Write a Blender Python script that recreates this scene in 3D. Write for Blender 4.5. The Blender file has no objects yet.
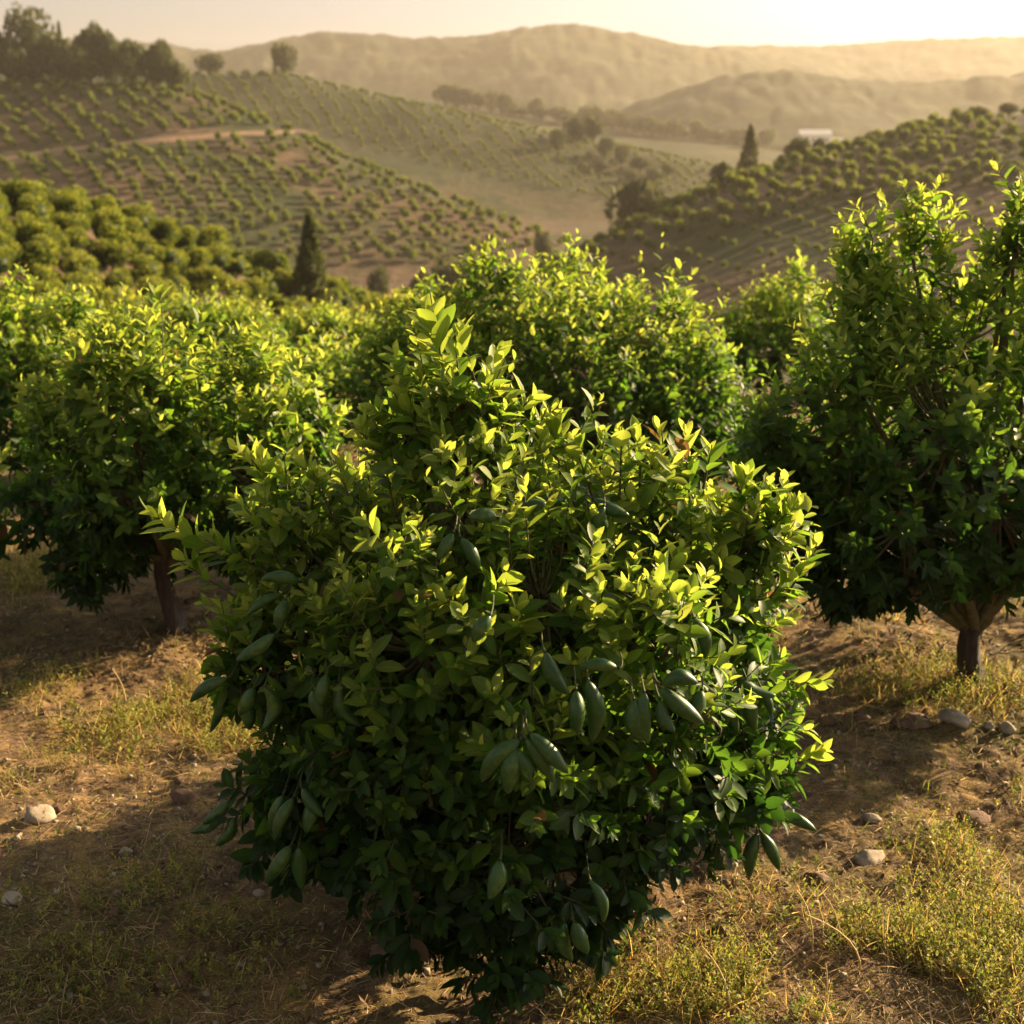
import bpy, math
import numpy as np
from math import radians as R

# ------------------------------------------------------------------ camera, sky, sun, exposure
scene = bpy.context.scene
COL = scene.collection
TH, FPX, EYE = R(16.0), 1400.0, 2.8
cam_d = bpy.data.cameras.new('camera'); cam = bpy.data.objects.new('camera', cam_d); COL.objects.link(cam)
cam_d.sensor_width = 36; cam_d.lens = 36 * FPX / 1024
cam.location = (0, 0, EYE); cam.rotation_euler = (R(90) - TH, 0, 0)
cam_d.clip_start = .05; cam_d.clip_end = 9000
cam_d.dof.use_dof = True; cam_d.dof.focus_distance = 4.5; cam_d.dof.aperture_fstop = 3.4
scene.camera = cam

SUN_AZ, SUN_EL = R(58), R(19)           # azimuth clockwise from +Y
world = bpy.data.worlds.new('World'); scene.world = world; world.use_nodes = True
wn = world.node_tree; wn.nodes.clear()
sky = wn.nodes.new('ShaderNodeTexSky'); sky.sky_type = 'NISHITA'; sky.sun_disc = False
sky.sun_elevation = SUN_EL; sky.sun_rotation = SUN_AZ
sky.air_density = 1.0; sky.dust_density = 3.2; sky.ozone_density = .3
bg = wn.nodes.new('ShaderNodeBackground'); bg.inputs['Strength'].default_value = .044
wo = wn.nodes.new('ShaderNodeOutputWorld')
hsv = wn.nodes.new('ShaderNodeHueSaturation'); hsv.inputs['Saturation'].default_value = .04    # a thin high veil whitens the sky
wn.links.new(sky.outputs[0], hsv.inputs['Color']); wn.links.new(hsv.outputs[0], bg.inputs[0]); wn.links.new(bg.outputs[0], wo.inputs[0])
sun_d = bpy.data.lights.new('sun', 'SUN'); sun = bpy.data.objects.new('sun', sun_d); COL.objects.link(sun)
sun_d.energy = 5.0; sun_d.angle = R(.5); sun_d.color = (1.0, .72, .385)
sun.rotation_euler = (R(90) - SUN_EL, 0, math.pi - SUN_AZ)
SUNV = np.array([math.sin(SUN_AZ) * math.cos(SUN_EL), math.cos(SUN_AZ) * math.cos(SUN_EL), math.sin(SUN_EL)])
sun.location = (60, 40, 40)
vs = scene.view_settings
vs.view_transform = 'Standard'; vs.look = 'None'; vs.gamma = 1; vs.use_curve_mapping = False; vs.exposure = 1.9
cy = scene.cycles
cy.use_denoising = True; cy.max_bounces = 7; cy.diffuse_bounces = 3; cy.glossy_bounces = 2
cy.transmission_bounces = 5; cy.volume_bounces = 1; cy.transparent_max_bounces = 4
cy.sample_clamp_indirect = 4

# ------------------------------------------------------------------ helpers
rng = np.random.default_rng(11)

def prop(o, label=None, cat=None, group=None, kind=None):
    if label: o['label'] = label
    if cat: o['category'] = cat
    if group: o['group'] = group
    if kind: o['kind'] = kind
    return o

def mesh_data(name, V, F, mat, attrs=None, smooth=True):
    """V (n,3); F (m,k) or list of such arrays"""
    Fs = F if isinstance(F, list) else [F]
    me = bpy.data.meshes.new(name)
    V = np.ascontiguousarray(V, dtype=np.float32)
    me.vertices.add(len(V)); me.vertices.foreach_set('co', V.ravel())
    loops = np.concatenate([f.ravel() for f in Fs]).astype(np.int32)
    sizes = np.concatenate([np.full(len(f), f.shape[1], np.int32) for f in Fs])
    starts = np.concatenate([[0], np.cumsum(sizes)[:-1]]).astype(np.int32)
    me.loops.add(len(loops)); me.loops.foreach_set('vertex_index', loops)
    me.polygons.add(len(sizes)); me.polygons.foreach_set('loop_start', starts)
    me.polygons.foreach_set('loop_total', sizes)
    me.polygons.foreach_set('use_smooth', np.full(len(sizes), smooth, dtype=bool))
    for k, a in (attrs or {}).items():
        at = me.attributes.new(k, 'FLOAT', 'POINT'); at.data.foreach_set('value', np.ascontiguousarray(a, dtype=np.float32))
    me.update(calc_edges=True); me.validate()
    if mat: me.materials.append(mat)
    return me

def add(name, me, parent=None, loc=None):
    o = bpy.data.objects.new(name, me); COL.objects.link(o)
    if parent is not None: o.parent = parent
    if loc is not None: o.location = loc
    return o

def empty(name, loc):
    o = bpy.data.objects.new(name, None); COL.objects.link(o); o.location = loc; o.empty_display_size = .2
    return o

def nrm(a): return a / np.maximum(np.linalg.norm(a, axis=-1, keepdims=True), 1e-9)

def pixdir(px, py):
    u = (np.asarray(px, float) - 512) / FPX; v = (512 - np.asarray(py, float)) / FPX
    return np.stack([u, math.cos(TH) + v * math.sin(TH), -math.sin(TH) + v * math.cos(TH)], -1)

def W(px, py, y):                       # world point at depth y (a survey aid for laying the place out)
    d = pixdir(px, py); t = np.asarray(y, float) / d[..., 1]
    return d * t[..., None] + np.array([0, 0, EYE])

def project(P):
    x, y, z = P[..., 0], P[..., 1], P[..., 2] - EYE
    dep = y * math.cos(TH) - z * math.sin(TH); up = y * math.sin(TH) + z * math.cos(TH)
    dep = np.where(dep > .01, dep, .01)
    return 512 + FPX * x / dep, 512 - FPX * up / dep, dep

def hash2(ix, iy, s):
    h = (ix.astype(np.int64) * 374761393 + iy.astype(np.int64) * 668265263 + s * 982451653) & 0xffffffff
    h = ((h ^ (h >> 13)) * 1274126177) & 0xffffffff
    h = h ^ (h >> 16)
    return (h & 0xffffff) / float(0xffffff)

def vnoise(x, y, s=0):
    ix = np.floor(x); iy = np.floor(y); fx = x - ix; fy = y - iy
    fx = fx * fx * (3 - 2 * fx); fy = fy * fy * (3 - 2 * fy)
    a = hash2(ix, iy, s); b = hash2(ix + 1, iy, s); c = hash2(ix, iy + 1, s); d = hash2(ix + 1, iy + 1, s)
    return (a * (1 - fx) + b * fx) * (1 - fy) + (c * (1 - fx) + d * fx) * fy - .5

def fbm(x, y, s=0, o=4):
    t = 0; a = 1.
    for i in range(o):
        t = t + a * vnoise(x * 2 ** i + 17.3 * i, y * 2 ** i - 9.1 * i, s + i); a *= .5
    return t

# ------------------------------------------------------------------ terrain heights
def crest(pts):
    p = np.array(pts, float); w = W(p[:, 0], p[:, 1], p[:, 2])
    xs = np.linspace(w[0, 0], w[-1, 0], 200)
    z = np.interp(xs, w[:, 0], w[:, 2]); y = np.interp(xs, w[:, 0], w[:, 1])
    k = np.hanning(13); k /= k.sum()
    z = np.convolve(np.pad(z, 6, 'edge'), k, 'valid'); y = np.convolve(np.pad(y, 6, 'edge'), k, 'valid')
    return xs, y, z
#            crest survey                                                     front  back  round  bumps(size, amp)
RIDGES = [
 (crest([(-700,190,45),(-300,205,50),(0,216,60),(120,238,68),(220,268,78),(300,294,88),(420,330,98),(540,372,106)]), .055, .40, 4, (14, .5)),
 (crest([(-500,50,400),(0,84,365),(100,88,355),(190,94,345),(290,132,328),(350,163,318),(420,190,308),(520,226,298),(620,268,288),(720,320,280)]), .28, .3, 10, (45, 2.4)),
 (crest([(-300,60,600),(200,74,560),(285,76,550),(400,102,530),(520,128,510),(600,143,500),(700,163,480),(800,182,465),(950,215,450)]), .21, .25, 14, (70, 4.)),
 (crest([(300,96,900),(400,100,860),(450,106,840),(560,122,820),(650,135,800),(760,147,780),(850,166,760),(960,190,740)]), .12, .2, 20, (80, 3.)),
 (crest([(380,350,165),(480,305,178),(540,276,186),(600,244,196),(700,198,208),(780,170,216),(850,150,224),(930,128,230),(1024,114,236),(1300,72,250),(1700,40,270)]), .175, .3, 6, (50, .8)),
 (crest([(480,170,1150),(560,140,1120),(640,102,1100),(700,84,1100),(780,74,1100),(880,82,1100),(960,80,1100),(1024,75,1100),(1300,66,1100),(1700,60,1100)]), .24, .3, 35, (140, 9.)),
 (crest([(-700,40,1900),(-200,50,1850),(100,42,1800),(150,42,1800),(205,54,1800),(240,49,1780),(300,34,1760),(380,36,1750),(450,40,1740),(520,27,1740),(570,23,1740),(620,31,1740),(700,47,1740),(790,66,1740),(900,100,1700),(1100,160,1700)]), .3, .3, 50, (260, 26.)),
 (crest([(500,80,2300),(640,56,2300),(700,47,2300),(760,46,2300),(820,48,2300),(900,40,2300),(1024,36,2300),(1300,30,2300),(1700,40,2300)]), .2, .3, 60, (300, 14.)),
]
def smax(a, b, k):
    h = np.clip(.5 + .5 * (a - b) / k, 0, 1)
    return b * (1 - h) + a * h + k * h * (1 - h)

def height(x, y, micro=True):
    x = np.asarray(x, float); y = np.asarray(y, float)
    yy = np.maximum(y - 12.5, 0)
    h = -.20 * (np.sqrt(yy * yy + 9) - 3)
    h = np.maximum(h, -200); h = smax(h, np.full_like(h, -27.) + 0 * y, 6.)
    h = h + np.clip((-x - 6) / 30, 0, 1) * .0
    for (cx, cyy, cz), fs, bs, w, (bsz, ba) in RIDGES:
        yc = np.interp(x, cx, cyy); zc = np.interp(x, cx, cz)
        s = yc - y
        sl = np.where(s > 0, fs, bs)
        n = fbm(x / bsz, y / bsz, int(bsz), 5) * ba
        r = zc - sl * (np.sqrt(s * s + w * w) - w) + n * np.clip(np.abs(s) / (2.0 * w) + .12, 0, 1)
        h = smax(h, r, 2.5 if w < 20 else 6)
    # banks of the terraced farm track on the left hill
    if micro:
        d = np.sqrt(x * x + y * y); f = np.clip((22 - d) / 10, 0, 1)
        h = h + f * (fbm(x / .9, y / .9, 5, 3) * .09 + fbm(x / .17, y / .17, 9, 3) * .030 + np.maximum(fbm(x / .075, y / .075, 10, 2), 0) * .022)
        h = h + np.clip((d - 10) / 20, 0, 1) * fbm(x / 5, y / 5, 31, 3) * .12
        h = h + np.clip((d - 800) / 300, 0, 1) * (fbm(x / 12, y / 30, 33, 3) * 4.0 + np.abs(fbm(x / 90, y / 90, 35, 3)) * 8)
    return h

def hits(px, py, ymin=3., ymax=2600.):
    """where the line of sight through (px,py) meets the terrain"""
    px = np.atleast_1d(np.asarray(px, float)); py = np.atleast_1d(np.asarray(py, float))
    ys = np.geomspace(ymin, ymax, 1400)
    d = pixdir(px, py); t = ys[None, :] / d[:, 1:2]
    X = d[:, 0:1] * t; Z = EYE + d[:, 2:3] * t
    H = height(X, np.broadcast_to(ys, X.shape), False)
    below = Z < H
    i = np.argmax(below, axis=1); ok = below.any(axis=1)
    yy = ys[i]; x = d[:, 0] / d[:, 1] * yy
    return np.stack([x, yy, height(x, yy)], -1), ok

def on(px, py, **k):
    p, ok = hits([px], [py], **k); return p[0]

# ------------------------------------------------------------------ materials
def mat(name):
    m = bpy.data.materials.new(name); m.use_nodes = True
    nt = m.node_tree; nt.nodes.clear()
    return m, nt, nt.nodes, nt.links

def N(nodes, t, **kw):
    n = nodes.new('ShaderNode' + t)
    for k, v in kw.items():
        if k in n.inputs.keys(): n.inputs[k].default_value = v
        else: setattr(n, k, v)
    return n

def ramp(nodes, stops):
    r = nodes.new('ShaderNodeValToRGB'); e = r.color_ramp.elements
    while len(e) > len(stops): e.remove(e[-1])
    while len(e) < len(stops): e.new(.5)
    for el, (p, c) in zip(e, stops): el.position = p; el.color = (*c, 1)
    return r

def leaf_material(name, stops, tstops, trans=.55, rough=.46, vein=True, spec=.25):
    m, nt, n, l = mat(name)
    at = N(n, 'Attribute', attribute_name='tint')
    rp = ramp(n, stops); rt = ramp(n, tstops)
    l.new(at.outputs['Fac'], rp.inputs[0]); l.new(at.outputs['Fac'], rt.inputs[0])
    col = rp.outputs[0]
    if vein:
        lu = N(n, 'Attribute', attribute_name='lu')
        ab = N(n, 'Math', operation='ABSOLUTE'); l.new(lu.outputs['Fac'], ab.inputs[0])
        mr = N(n, 'MapRange'); mr.inputs['From Min'].default_value = .0; mr.inputs['From Max'].default_value = .16
        mr.inputs['To Min'].default_value = .55; mr.inputs['To Max'].default_value = 0
        l.new(ab.outputs[0], mr.inputs['Value'])
        mx = N(n, 'Mix', data_type='RGBA'); l.new(mr.outputs[0], mx.inputs['Factor']); l.new(col, mx.inputs['A'])
        l.new(rt.outputs[0], mx.inputs['B']); col = mx.outputs['Result']
    pr = N(n, 'BsdfPrincipled', Roughness=rough); l.new(col, pr.inputs['Base Color'])
    pr.inputs['Specular IOR Level'].default_value = spec
    tr = N(n, 'BsdfTranslucent'); l.new(rt.outputs[0], tr.inputs[0])
    ms = N(n, 'MixShader'); ms.inputs[0].default_value = trans
    l.new(pr.outputs[0], ms.inputs[1]); l.new(tr.outputs[0], ms.inputs[2])
    o = N(n, 'OutputMaterial'); l.new(ms.outputs[0], o.inputs[0])
    return m

LEAF_STOPS = [(0, (.11, .065, .03)), (.03, (.08, .05, .02)), (.05, (.011, .032, .008)), (.35, (.022, .060, .012)), (.65, (.058, .120, .018)), (1, (.19, .25, .04))]
TRAN_STOPS = [(0, (.16, .09, .03)), (.03, (.12, .07, .02)), (.05, (.025, .075, .008)), (.35, (.07, .17, .014)), (.65, (.21, .36, .025)), (1, (.58, .62, .08))]
M_leaf = leaf_material('leaf_surface', LEAF_STOPS, TRAN_STOPS)
M_leaf_far = leaf_material('orchard_leaf_surface', [(0, (.022, .045, .010)), (.5, (.06, .10, .015)), (1, (.17, .19, .03))],
                           [(0, (.06, .11, .012)), (.5, (.22, .28, .02)), (1, (.55, .52, .06))], trans=.38, vein=False, rough=.6, spec=.25)
M_wood_far = leaf_material('woodland_leaf_surface', [(0, (.022, .032, .014)), (.5, (.045, .06, .022)), (1, (.11, .11, .04))],
                           [(0, (.04, .06, .015)), (.5, (.09, .11, .03)), (1, (.22, .20, .06))], trans=.3, vein=False, rough=.7, spec=.2)
M_weed = leaf_material('weed_leaf_surface', [(0, (.035, .055, .014)), (.5, (.15, .145, .032)), (1, (.42, .33, .08))],
                       [(0, (.07, .14, .02)), (.5, (.30, .38, .04)), (1, (.60, .52, .12))], trans=.4, vein=False, rough=.6, spec=.25)
M_straw = leaf_material('straw_surface', [(0, (.08, .05, .024)), (.5, (.30, .195, .085)), (1, (.60, .45, .23))],
                        [(0, (.10, .06, .02)), (.5, (.25, .15, .05)), (1, (.5, .34, .13))], trans=.22, vein=False, rough=.7, spec=.2)

M_gold = leaf_material('golden_grass_surface', [(0, (.16, .10, .04)), (.5, (.34, .23, .09)), (1, (.58, .44, .20))],
                       [(0, (.25, .14, .03)), (.5, (.55, .36, .08)), (1, (.8, .6, .2))], trans=.5, vein=False, rough=.6, spec=.2)
def bark_material():
    m, nt, n, l = mat('bark')
    tc = N(n, 'TexCoord'); mp = N(n, 'Mapping'); mp.inputs['Scale'].default_value = (14, 14, 3)
    l.new(tc.outputs['Object'], mp.inputs[0])
    nz = N(n, 'TexNoise', Scale=3., Detail=8., Roughness=.7); l.new(mp.outputs[0], nz.inputs['Vector'])
    rp = ramp(n, [(.35, (.018, .012, .009)), (.55, (.045, .031, .022)), (.75, (.095, .07, .05))]); l.new(nz.outputs['Fac'], rp.inputs[0])
    pr = N(n, 'BsdfPrincipled', Roughness=.85); l.new(rp.outputs[0], pr.inputs['Base Color'])
    bp = N(n, 'Bump', Strength=.8, Distance=.02); l.new(nz.outputs['Fac'], bp.inputs['Height']); l.new(bp.outputs[0], pr.inputs['Normal'])
    o = N(n, 'OutputMaterial'); l.new(pr.outputs[0], o.inputs[0]); return m
M_bark = bark_material()

def noise_material(name, stops, scale, rough=.85, bump=.4, dist=.02, detail=8., spec=.3, coord='Object'):
    m, nt, n, l = mat(name)
    tc = N(n, 'TexCoord')
    nz = N(n, 'TexNoise', Scale=scale, Detail=detail, Roughness=.65); l.new(tc.outputs[coord], nz.inputs['Vector'])
    rp = ramp(n, stops); l.new(nz.outputs['Fac'], rp.inputs[0])
    pr = N(n, 'BsdfPrincipled', Roughness=rough); l.new(rp.outputs[0], pr.inputs['Base Color'])
    pr.inputs['Specular IOR Level'].default_value = spec
    bp = N(n, 'Bump', Strength=bump, Distance=dist); l.new(nz.outputs['Fac'], bp.inputs['Height']); l.new(bp.outputs[0], pr.inputs['Normal'])
    o = N(n, 'OutputMaterial'); l.new(pr.outputs[0], o.inputs[0]); return m
M_twig = noise_material('twig_bark', [(.35, (.05, .045, .022)), (.7, (.12, .10, .045))], 40, .7, .3, .002)
M_fruit = noise_material('fruit_skin', [(.3, (.015, .044, .010)), (.52, (.026, .068, .014)), (.74, (.075, .125, .026))], 26, .38, .2, .002, 5., .3)
M_fstem = noise_material('fruit_stalk', [(.3, (.035, .045, .016)), (.7, (.07, .07, .028))], 60, .7, .2, .001)
M_stone = noise_material('pale_stone', [(.3, (.16, .125, .09)), (.55, (.30, .25, .19)), (.8, (.42, .36, .28))], 9, .85, .6, .02)
M_clod = noise_material('red_stone', [(.3, (.07, .04, .026)), (.55, (.15, .09, .058)), (.8, (.24, .16, .11))], 12, .9, .8, .02)
M_yellow = noise_material('yellow_flower', [(.3, (.45, .36, .05)), (.7, (.7, .6, .14))], 50, .6, .2, .002)
M_track = noise_material('track_soil', [(.3, (.12, .075, .048)), (.7, (.22, .14, .09))], .8, .95, .5, .1)
M_white = noise_material('white_plaster', [(.3, (.74, .73, .70)), (.7, (.84, .83, .80))], 2, .6, .1, .02)
M_roof = noise_material('pale_roof', [(.3, (.5, .49, .48)), (.7, (.66, .65, .62))], 2, .7, .1, .02)
M_dark = noise_material('dark_glass', [(.3, (.03, .035, .04)), (.7, (.05, .055, .06))], 2, .2, .0, .01)

def ground_material():
    m, nt, n, l = mat('soil_and_dry_grass')
    geo = N(n, 'NewGeometry')
    sep = N(n, 'SeparateXYZ'); l.new(geo.outputs['Position'], sep.inputs[0])
    def nz(sc, det=6., ro=.6, d=0.):
        t = N(n, 'TexNoise', Scale=sc, Detail=det, Roughness=ro, Distortion=d); l.new(geo.outputs['Position'], t.inputs['Vector']); return t
    big = nz(.9, 5); mid = nz(5., 7, .7); fine = nz(38., 8, .75, .6); grit = nz(160., 4, .7); hill = nz(.03, 7, .62); hill2 = nz(.35, 6, .65)
    soil = ramp(n, [(.28, (.04, .025, .017)), (.46, (.12, .078, .05)), (.60, (.23, .155, .10)), (.78, (.40, .30, .21))]); l.new(fine.outputs['Fac'], soil.inputs[0])
    straw = ramp(n, [(.32, (.12, .075, .03)), (.55, (.36, .24, .10)), (.75, (.55, .40, .20))]); l.new(grit.outputs['Fac'], straw.inputs[0])
    moss = ramp(n, [(.3, (.03, .036, .012)), (.7, (.10, .105, .035))]); l.new(grit.outputs['Fac'], moss.inputs[0])
    f1 = ramp(n, [(.44, (0, 0, 0)), (.62, (1, 1, 1))]); l.new(mid.outputs['Fac'], f1.inputs[0])
    f2 = ramp(n, [(.47, (0, 0, 0)), (.66, (.85, .85, .85))]); l.new(big.outputs['Fac'], f2.inputs[0])
    a = N(n, 'Mix', data_type='RGBA'); l.new(f1.outputs[0], a.inputs['Factor']); l.new(soil.outputs[0], a.inputs['A']); l.new(straw.outputs[0], a.inputs['B'])
    b = N(n, 'Mix', data_type='RGBA'); l.new(f2.outputs[0], b.inputs['Factor']); l.new(a.outputs['Result'], b.inputs['A']); l.new(moss.outputs[0], b.inputs['B'])
    # the hills: reddish brown bare soil between the rows, with scrubby grass
    hs = ramp(n, [(.3, (.06, .038, .023)), (.5, (.095, .063, .040)), (.7, (.135, .093, .060))]); l.new(hill2.outputs['Fac'], hs.inputs[0])
    hg = ramp(n, [(.3, (.018, .026, .009)), (.7, (.046, .056, .020))]); l.new(hill2.outputs['Fac'], hg.inputs[0])
    hf = ramp(n, [(.44, (0, 0, 0)), (.60, (1, 1, 1))]); l.new(hill.outputs['Fac'], hf.inputs[0])
    c = N(n, 'Mix', data_type='RGBA'); gy = N(n, 'MapRange'); l.new(sep.outputs['Y'], gy.inputs['Value']); gy.inputs['From Min'].default_value = 385; gy.inputs['From Max'].default_value = 430; gy.inputs['To Max'].default_value = .8
    gm = N(n, 'Math', operation='MAXIMUM'); l.new(gy.outputs[0], gm.inputs[0]); l.new(hf.outputs[0], gm.inputs[1]); l.new(gm.outputs[0], c.inputs['Factor']); l.new(hs.outputs[0], c.inputs['A']); l.new(hg.outputs[0], c.inputs['B'])
    # far slopes: scrub woodland
    far = nz(.02, 9, .72)
    fs = ramp(n, [(.38, (.010, .016, .007)), (.50, (.026, .032, .013)), (.66, (.085, .08, .036))]); l.new(far.outputs['Fac'], fs.inputs[0])
    fm = N(n, 'MapRange'); l.new(sep.outputs['Y'], fm.inputs['Value']); fm.inputs['From Min'].default_value = 420; fm.inputs['From Max'].default_value = 900
    d = N(n, 'Mix', data_type='RGBA'); l.new(fm.outputs[0], d.inputs['Factor']); l.new(c.outputs['Result'], d.inputs['A']); l.new(fs.outputs[0], d.inputs['B'])
    nm = N(n, 'MapRange'); l.new(sep.outputs['Y'], nm.inputs['Value']); nm.inputs['From Min'].default_value = 14; nm.inputs['From Max'].default_value = 50
    e = N(n, 'Mix', data_type='RGBA'); l.new(nm.outputs[0], e.inputs['Factor']); l.new(b.outputs['Result'], e.inputs['A']); l.new(d.outputs['Result'], e.inputs['B'])
    pr = N(n, 'BsdfPrincipled', Roughness=.95); pr.inputs['Specular IOR Level'].default_value = .15
    l.new(e.outputs['Result'], pr.inputs['Base Color'])
    bp = N(n, 'Bump', Strength=.9, Distance=.02); l.new(fine.outputs['Fac'], bp.inputs['Height'])
    bp2 = N(n, 'Bump', Strength=.6, Distance=.006); l.new(grit.outputs['Fac'], bp2.inputs['Height']); l.new(bp.outputs[0], bp2.inputs['Normal'])
    bp3 = N(n, 'Bump', Strength=.5, Distance=1.2); l.new(hill2.outputs['Fac'], bp3.inputs['Height']); l.new(bp2.outputs[0], bp3.inputs['Normal'])
    l.new(bp3.outputs[0], pr.inputs['Normal'])
    o = N(n, 'OutputMaterial'); l.new(pr.outputs[0], o.inputs[0]); return m

# ------------------------------------------------------------------ ground sheet
def build_ground():
    az = np.concatenate([np.linspace(-180, -30, 40)[:-1], np.linspace(-30, 30, 560), np.linspace(30, 180, 40)[1:-1]])
    rr = np.concatenate([np.geomspace(.06, .8, 20)[:-1], np.geomspace(.8, 3.2, 60)[:-1], np.geomspace(3.2, 9.5, 330)[:-1], np.geomspace(9.5, 2900, 520)])
    A, RR = np.meshgrid(np.radians(az), rr)
    X = np.sin(A) * RR; Y = np.cos(A) * RR
    Z = height(X, Y)
    V = np.stack([X, Y, Z], -1).reshape(-1, 3)
    na, nr = len(az), len(rr)
    i = np.arange(nr - 1)[:, None]; j = np.arange(na)[None, :]; j2 = (j + 1) % na
    F = np.stack([i * na + j, i * na + j2, (i + 1) * na + j2, (i + 1) * na + j], -1).reshape(-1, 4)
    c = len(V); V = np.vstack([V, [0, 0, float(height(0, 0))]])
    T = np.stack([np.arange(na), np.full(na, c), (np.arange(na) + 1) % na], -1)
    F = F[:, ::-1]
    me = mesh_data('ground', V, [F, T], ground_material())
    prop(add('ground', me), 'dry brown orchard soil with straw rolling away into bare hillsides', 'ground', kind='structure')
build_ground()

# ------------------------------------------------------------------ tubes, leaves
def tubes(paths, sides=6):
    Vs, Fs, off = [], [], 0
    for P, rad in paths:
        P = np.asarray(P, float); rad = np.asarray(rad, float); k = len(P)
        t = nrm(np.gradient(P, axis=0))
        ref = np.array([1., 0, 0]) if abs(t[0, 0]) < .8 else np.array([0, 1., 0])
        a = nrm(np.cross(t, ref)); b = np.cross(t, a)
        ang = np.linspace(0, 2 * np.pi, sides, endpoint=False)
        V = P[:, None] + rad[:, None, None] * (np.cos(ang)[None, :, None] * a[:, None] + np.sin(ang)[None, :, None] * b[:, None])
        Vs.append(V.reshape(-1, 3))
        i = np.arange(k - 1)[:, None]; j = np.arange(sides)[None, :]; j2 = (j + 1) % sides
        Fs.append(np.stack([i * sides + j, i * sides + j2, (i + 1) * sides + j2, (i + 1) * sides + j], -1).reshape(-1, 4) + off)
        off += k * sides
    return np.vstack(Vs), np.vstack(Fs)

def bez(a, b, c, n=7):
    t = np.linspace(0, 1, n)[:, None]
    return (1 - t) ** 2 * np.asarray(a) + 2 * t * (1 - t) * np.asarray(b) + t * t * np.asarray(c)

ST = {8: (np.array([0, .10, .30, .58, .82, 1.]), np.array([.05, .30, .84, 1., .66, .02])),
      4: (np.array([0, .28, .70, 1.]), np.array([.08, .85, .86, .04]))}
def leaves(pos, d, up, length, width, curl, tint, lod=8):
    """curved leaves with a folded midrib; returns V, F, attrs"""
    n = len(pos); d = nrm(d)
    s = nrm(np.cross(d, up)); nn = np.cross(s, d)
    if lod in ST:
        t, w = ST[lod]; k = len(t)
        u = np.array([-1., 0, 1.])
        L = length[:, None, None]; Wd = width[:, None, None]
        tt = t[None, :, None]; ww = w[None, :, None]; uu = u[None, None, :]
        along = L * tt * (1 - .0 * curl[:, None, None])
        side = Wd * .5 * ww * uu
        out = -curl[:, None, None] * L * tt ** 2 + np.abs(uu) * ww * Wd * .16
        P = pos[:, None, None] + along[..., None] * d[:, None, None] + side[..., None] * s[:, None, None] + out[..., None] * nn[:, None, None]
        V = P.reshape(-1, 3)
        i = np.arange(k - 1)[:, None]; j = np.arange(2)[None, :]
        f = np.stack([i * 3 + j, i * 3 + j + 1, (i + 1) * 3 + j + 1, (i + 1) * 3 + j], -1).reshape(-1, 4)
        F = (f[None] + (np.arange(n) * 3 * k)[:, None, None]).reshape(-1, 4)
        nv = 3 * k
        lu = np.broadcast_to(uu, (n, k, 3)).ravel()
    else:                                # small leaf: one bent pair of triangles
        mid = pos + d * length[:, None] * .5 - nn * (curl * length * .15)[:, None]
        a = pos; b = mid + s * width[:, None] * .5; c = pos + d * length[:, None] - nn * (curl * length)[:, None]; e = mid - s * width[:, None] * .5
        V = np.stack([a, b, c, e], 1).reshape(-1, 3); nv = 4
        F = np.arange(n * 4).reshape(-1, 4)
        lu = np.tile([1., 1, 1, 1], n)
    return V, F, {'tint': np.repeat(tint, nv), 'lu': lu}

def shoots(base, d, length, nl, leaf_len, young, g, lod=8, aspect=.42, droop=0., spread=1.):
    """leafy shoots: base (S,3), d (S,3), length (S,), young (S,) -> leaf arrays"""
    S = len(base); d = nrm(d)
    ref = nrm(g.normal(size=(S, 3))); a = nrm(np.cross(d, ref)); b = np.cross(d, a)
    j = np.arange(nl)[None, :]; t = (j + .3 + .5 * g.random((S, nl))) / nl
    phi = j * 2.39996 + g.random((S, 1)) * 6.28 + g.normal(size=(S, nl)) * .25
    bend = nrm(g.normal(size=(S, 3))) * (length * .14)[:, None]
    pos = base[:, None] + d[:, None] * (length[:, None] * t)[..., None] + bend[:, None] * (t ** 2)[..., None]
    side = np.cos(phi)[..., None] * a[:, None] + np.sin(phi)[..., None] * b[:, None]
    th = np.radians((78 - 52 * t ** 1.4) * spread + g.normal(size=(S, nl)) * 9)
    ld = side * np.sin(th)[..., None] + d[:, None] * np.cos(th)[..., None]
    dr = droop if np.ndim(droop) else np.full(S, droop)
    ld[..., 2] -= dr[:, None] * (.5 + g.random((S, nl))) * (1.2 - .5 * t)
    up = d[:, None] + 0 * ld; up = up + np.array([0, 0, .8]) * np.clip(dr[:, None, None] * 2, 0, 1)
    prof = (.62 + .42 * np.sin(np.pi * np.clip(t * .95, 0, 1))) * (1 - .42 * np.clip((t - .72) / .28, 0, 1))
    L = leaf_len * prof * (1 + .18 * g.normal(size=(S, nl))).clip(.6, 1.4)
    tint = np.clip(young[:, None] * (.5 + .5 * t) + g.normal(size=(S, nl)) * .08, .06, 1); tint = np.where(g.random((S, nl)) < .006, 0, tint)
    asp = aspect * (1 + .12 * g.normal(size=(S, nl)))
    return leaves(pos.reshape(-1, 3), ld.reshape(-1, 3), up.reshape(-1, 3), L.ravel(), (L * asp).ravel(),
                  (.02 + .34 * g.random(S * nl) ** 1.5), tint.ravel(), lod)

def join(parts):
    Vs, Fs, off, at = [], [], 0, {}
    for V, F, A in parts:
        Vs.append(V); Fs.append(F + off); off += len(V)
        for k, v in A.items(): at.setdefault(k, []).append(v)
    return np.vstack(Vs), np.vstack(Fs), {k: np.concatenate(v) for k, v in at.items()}

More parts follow.
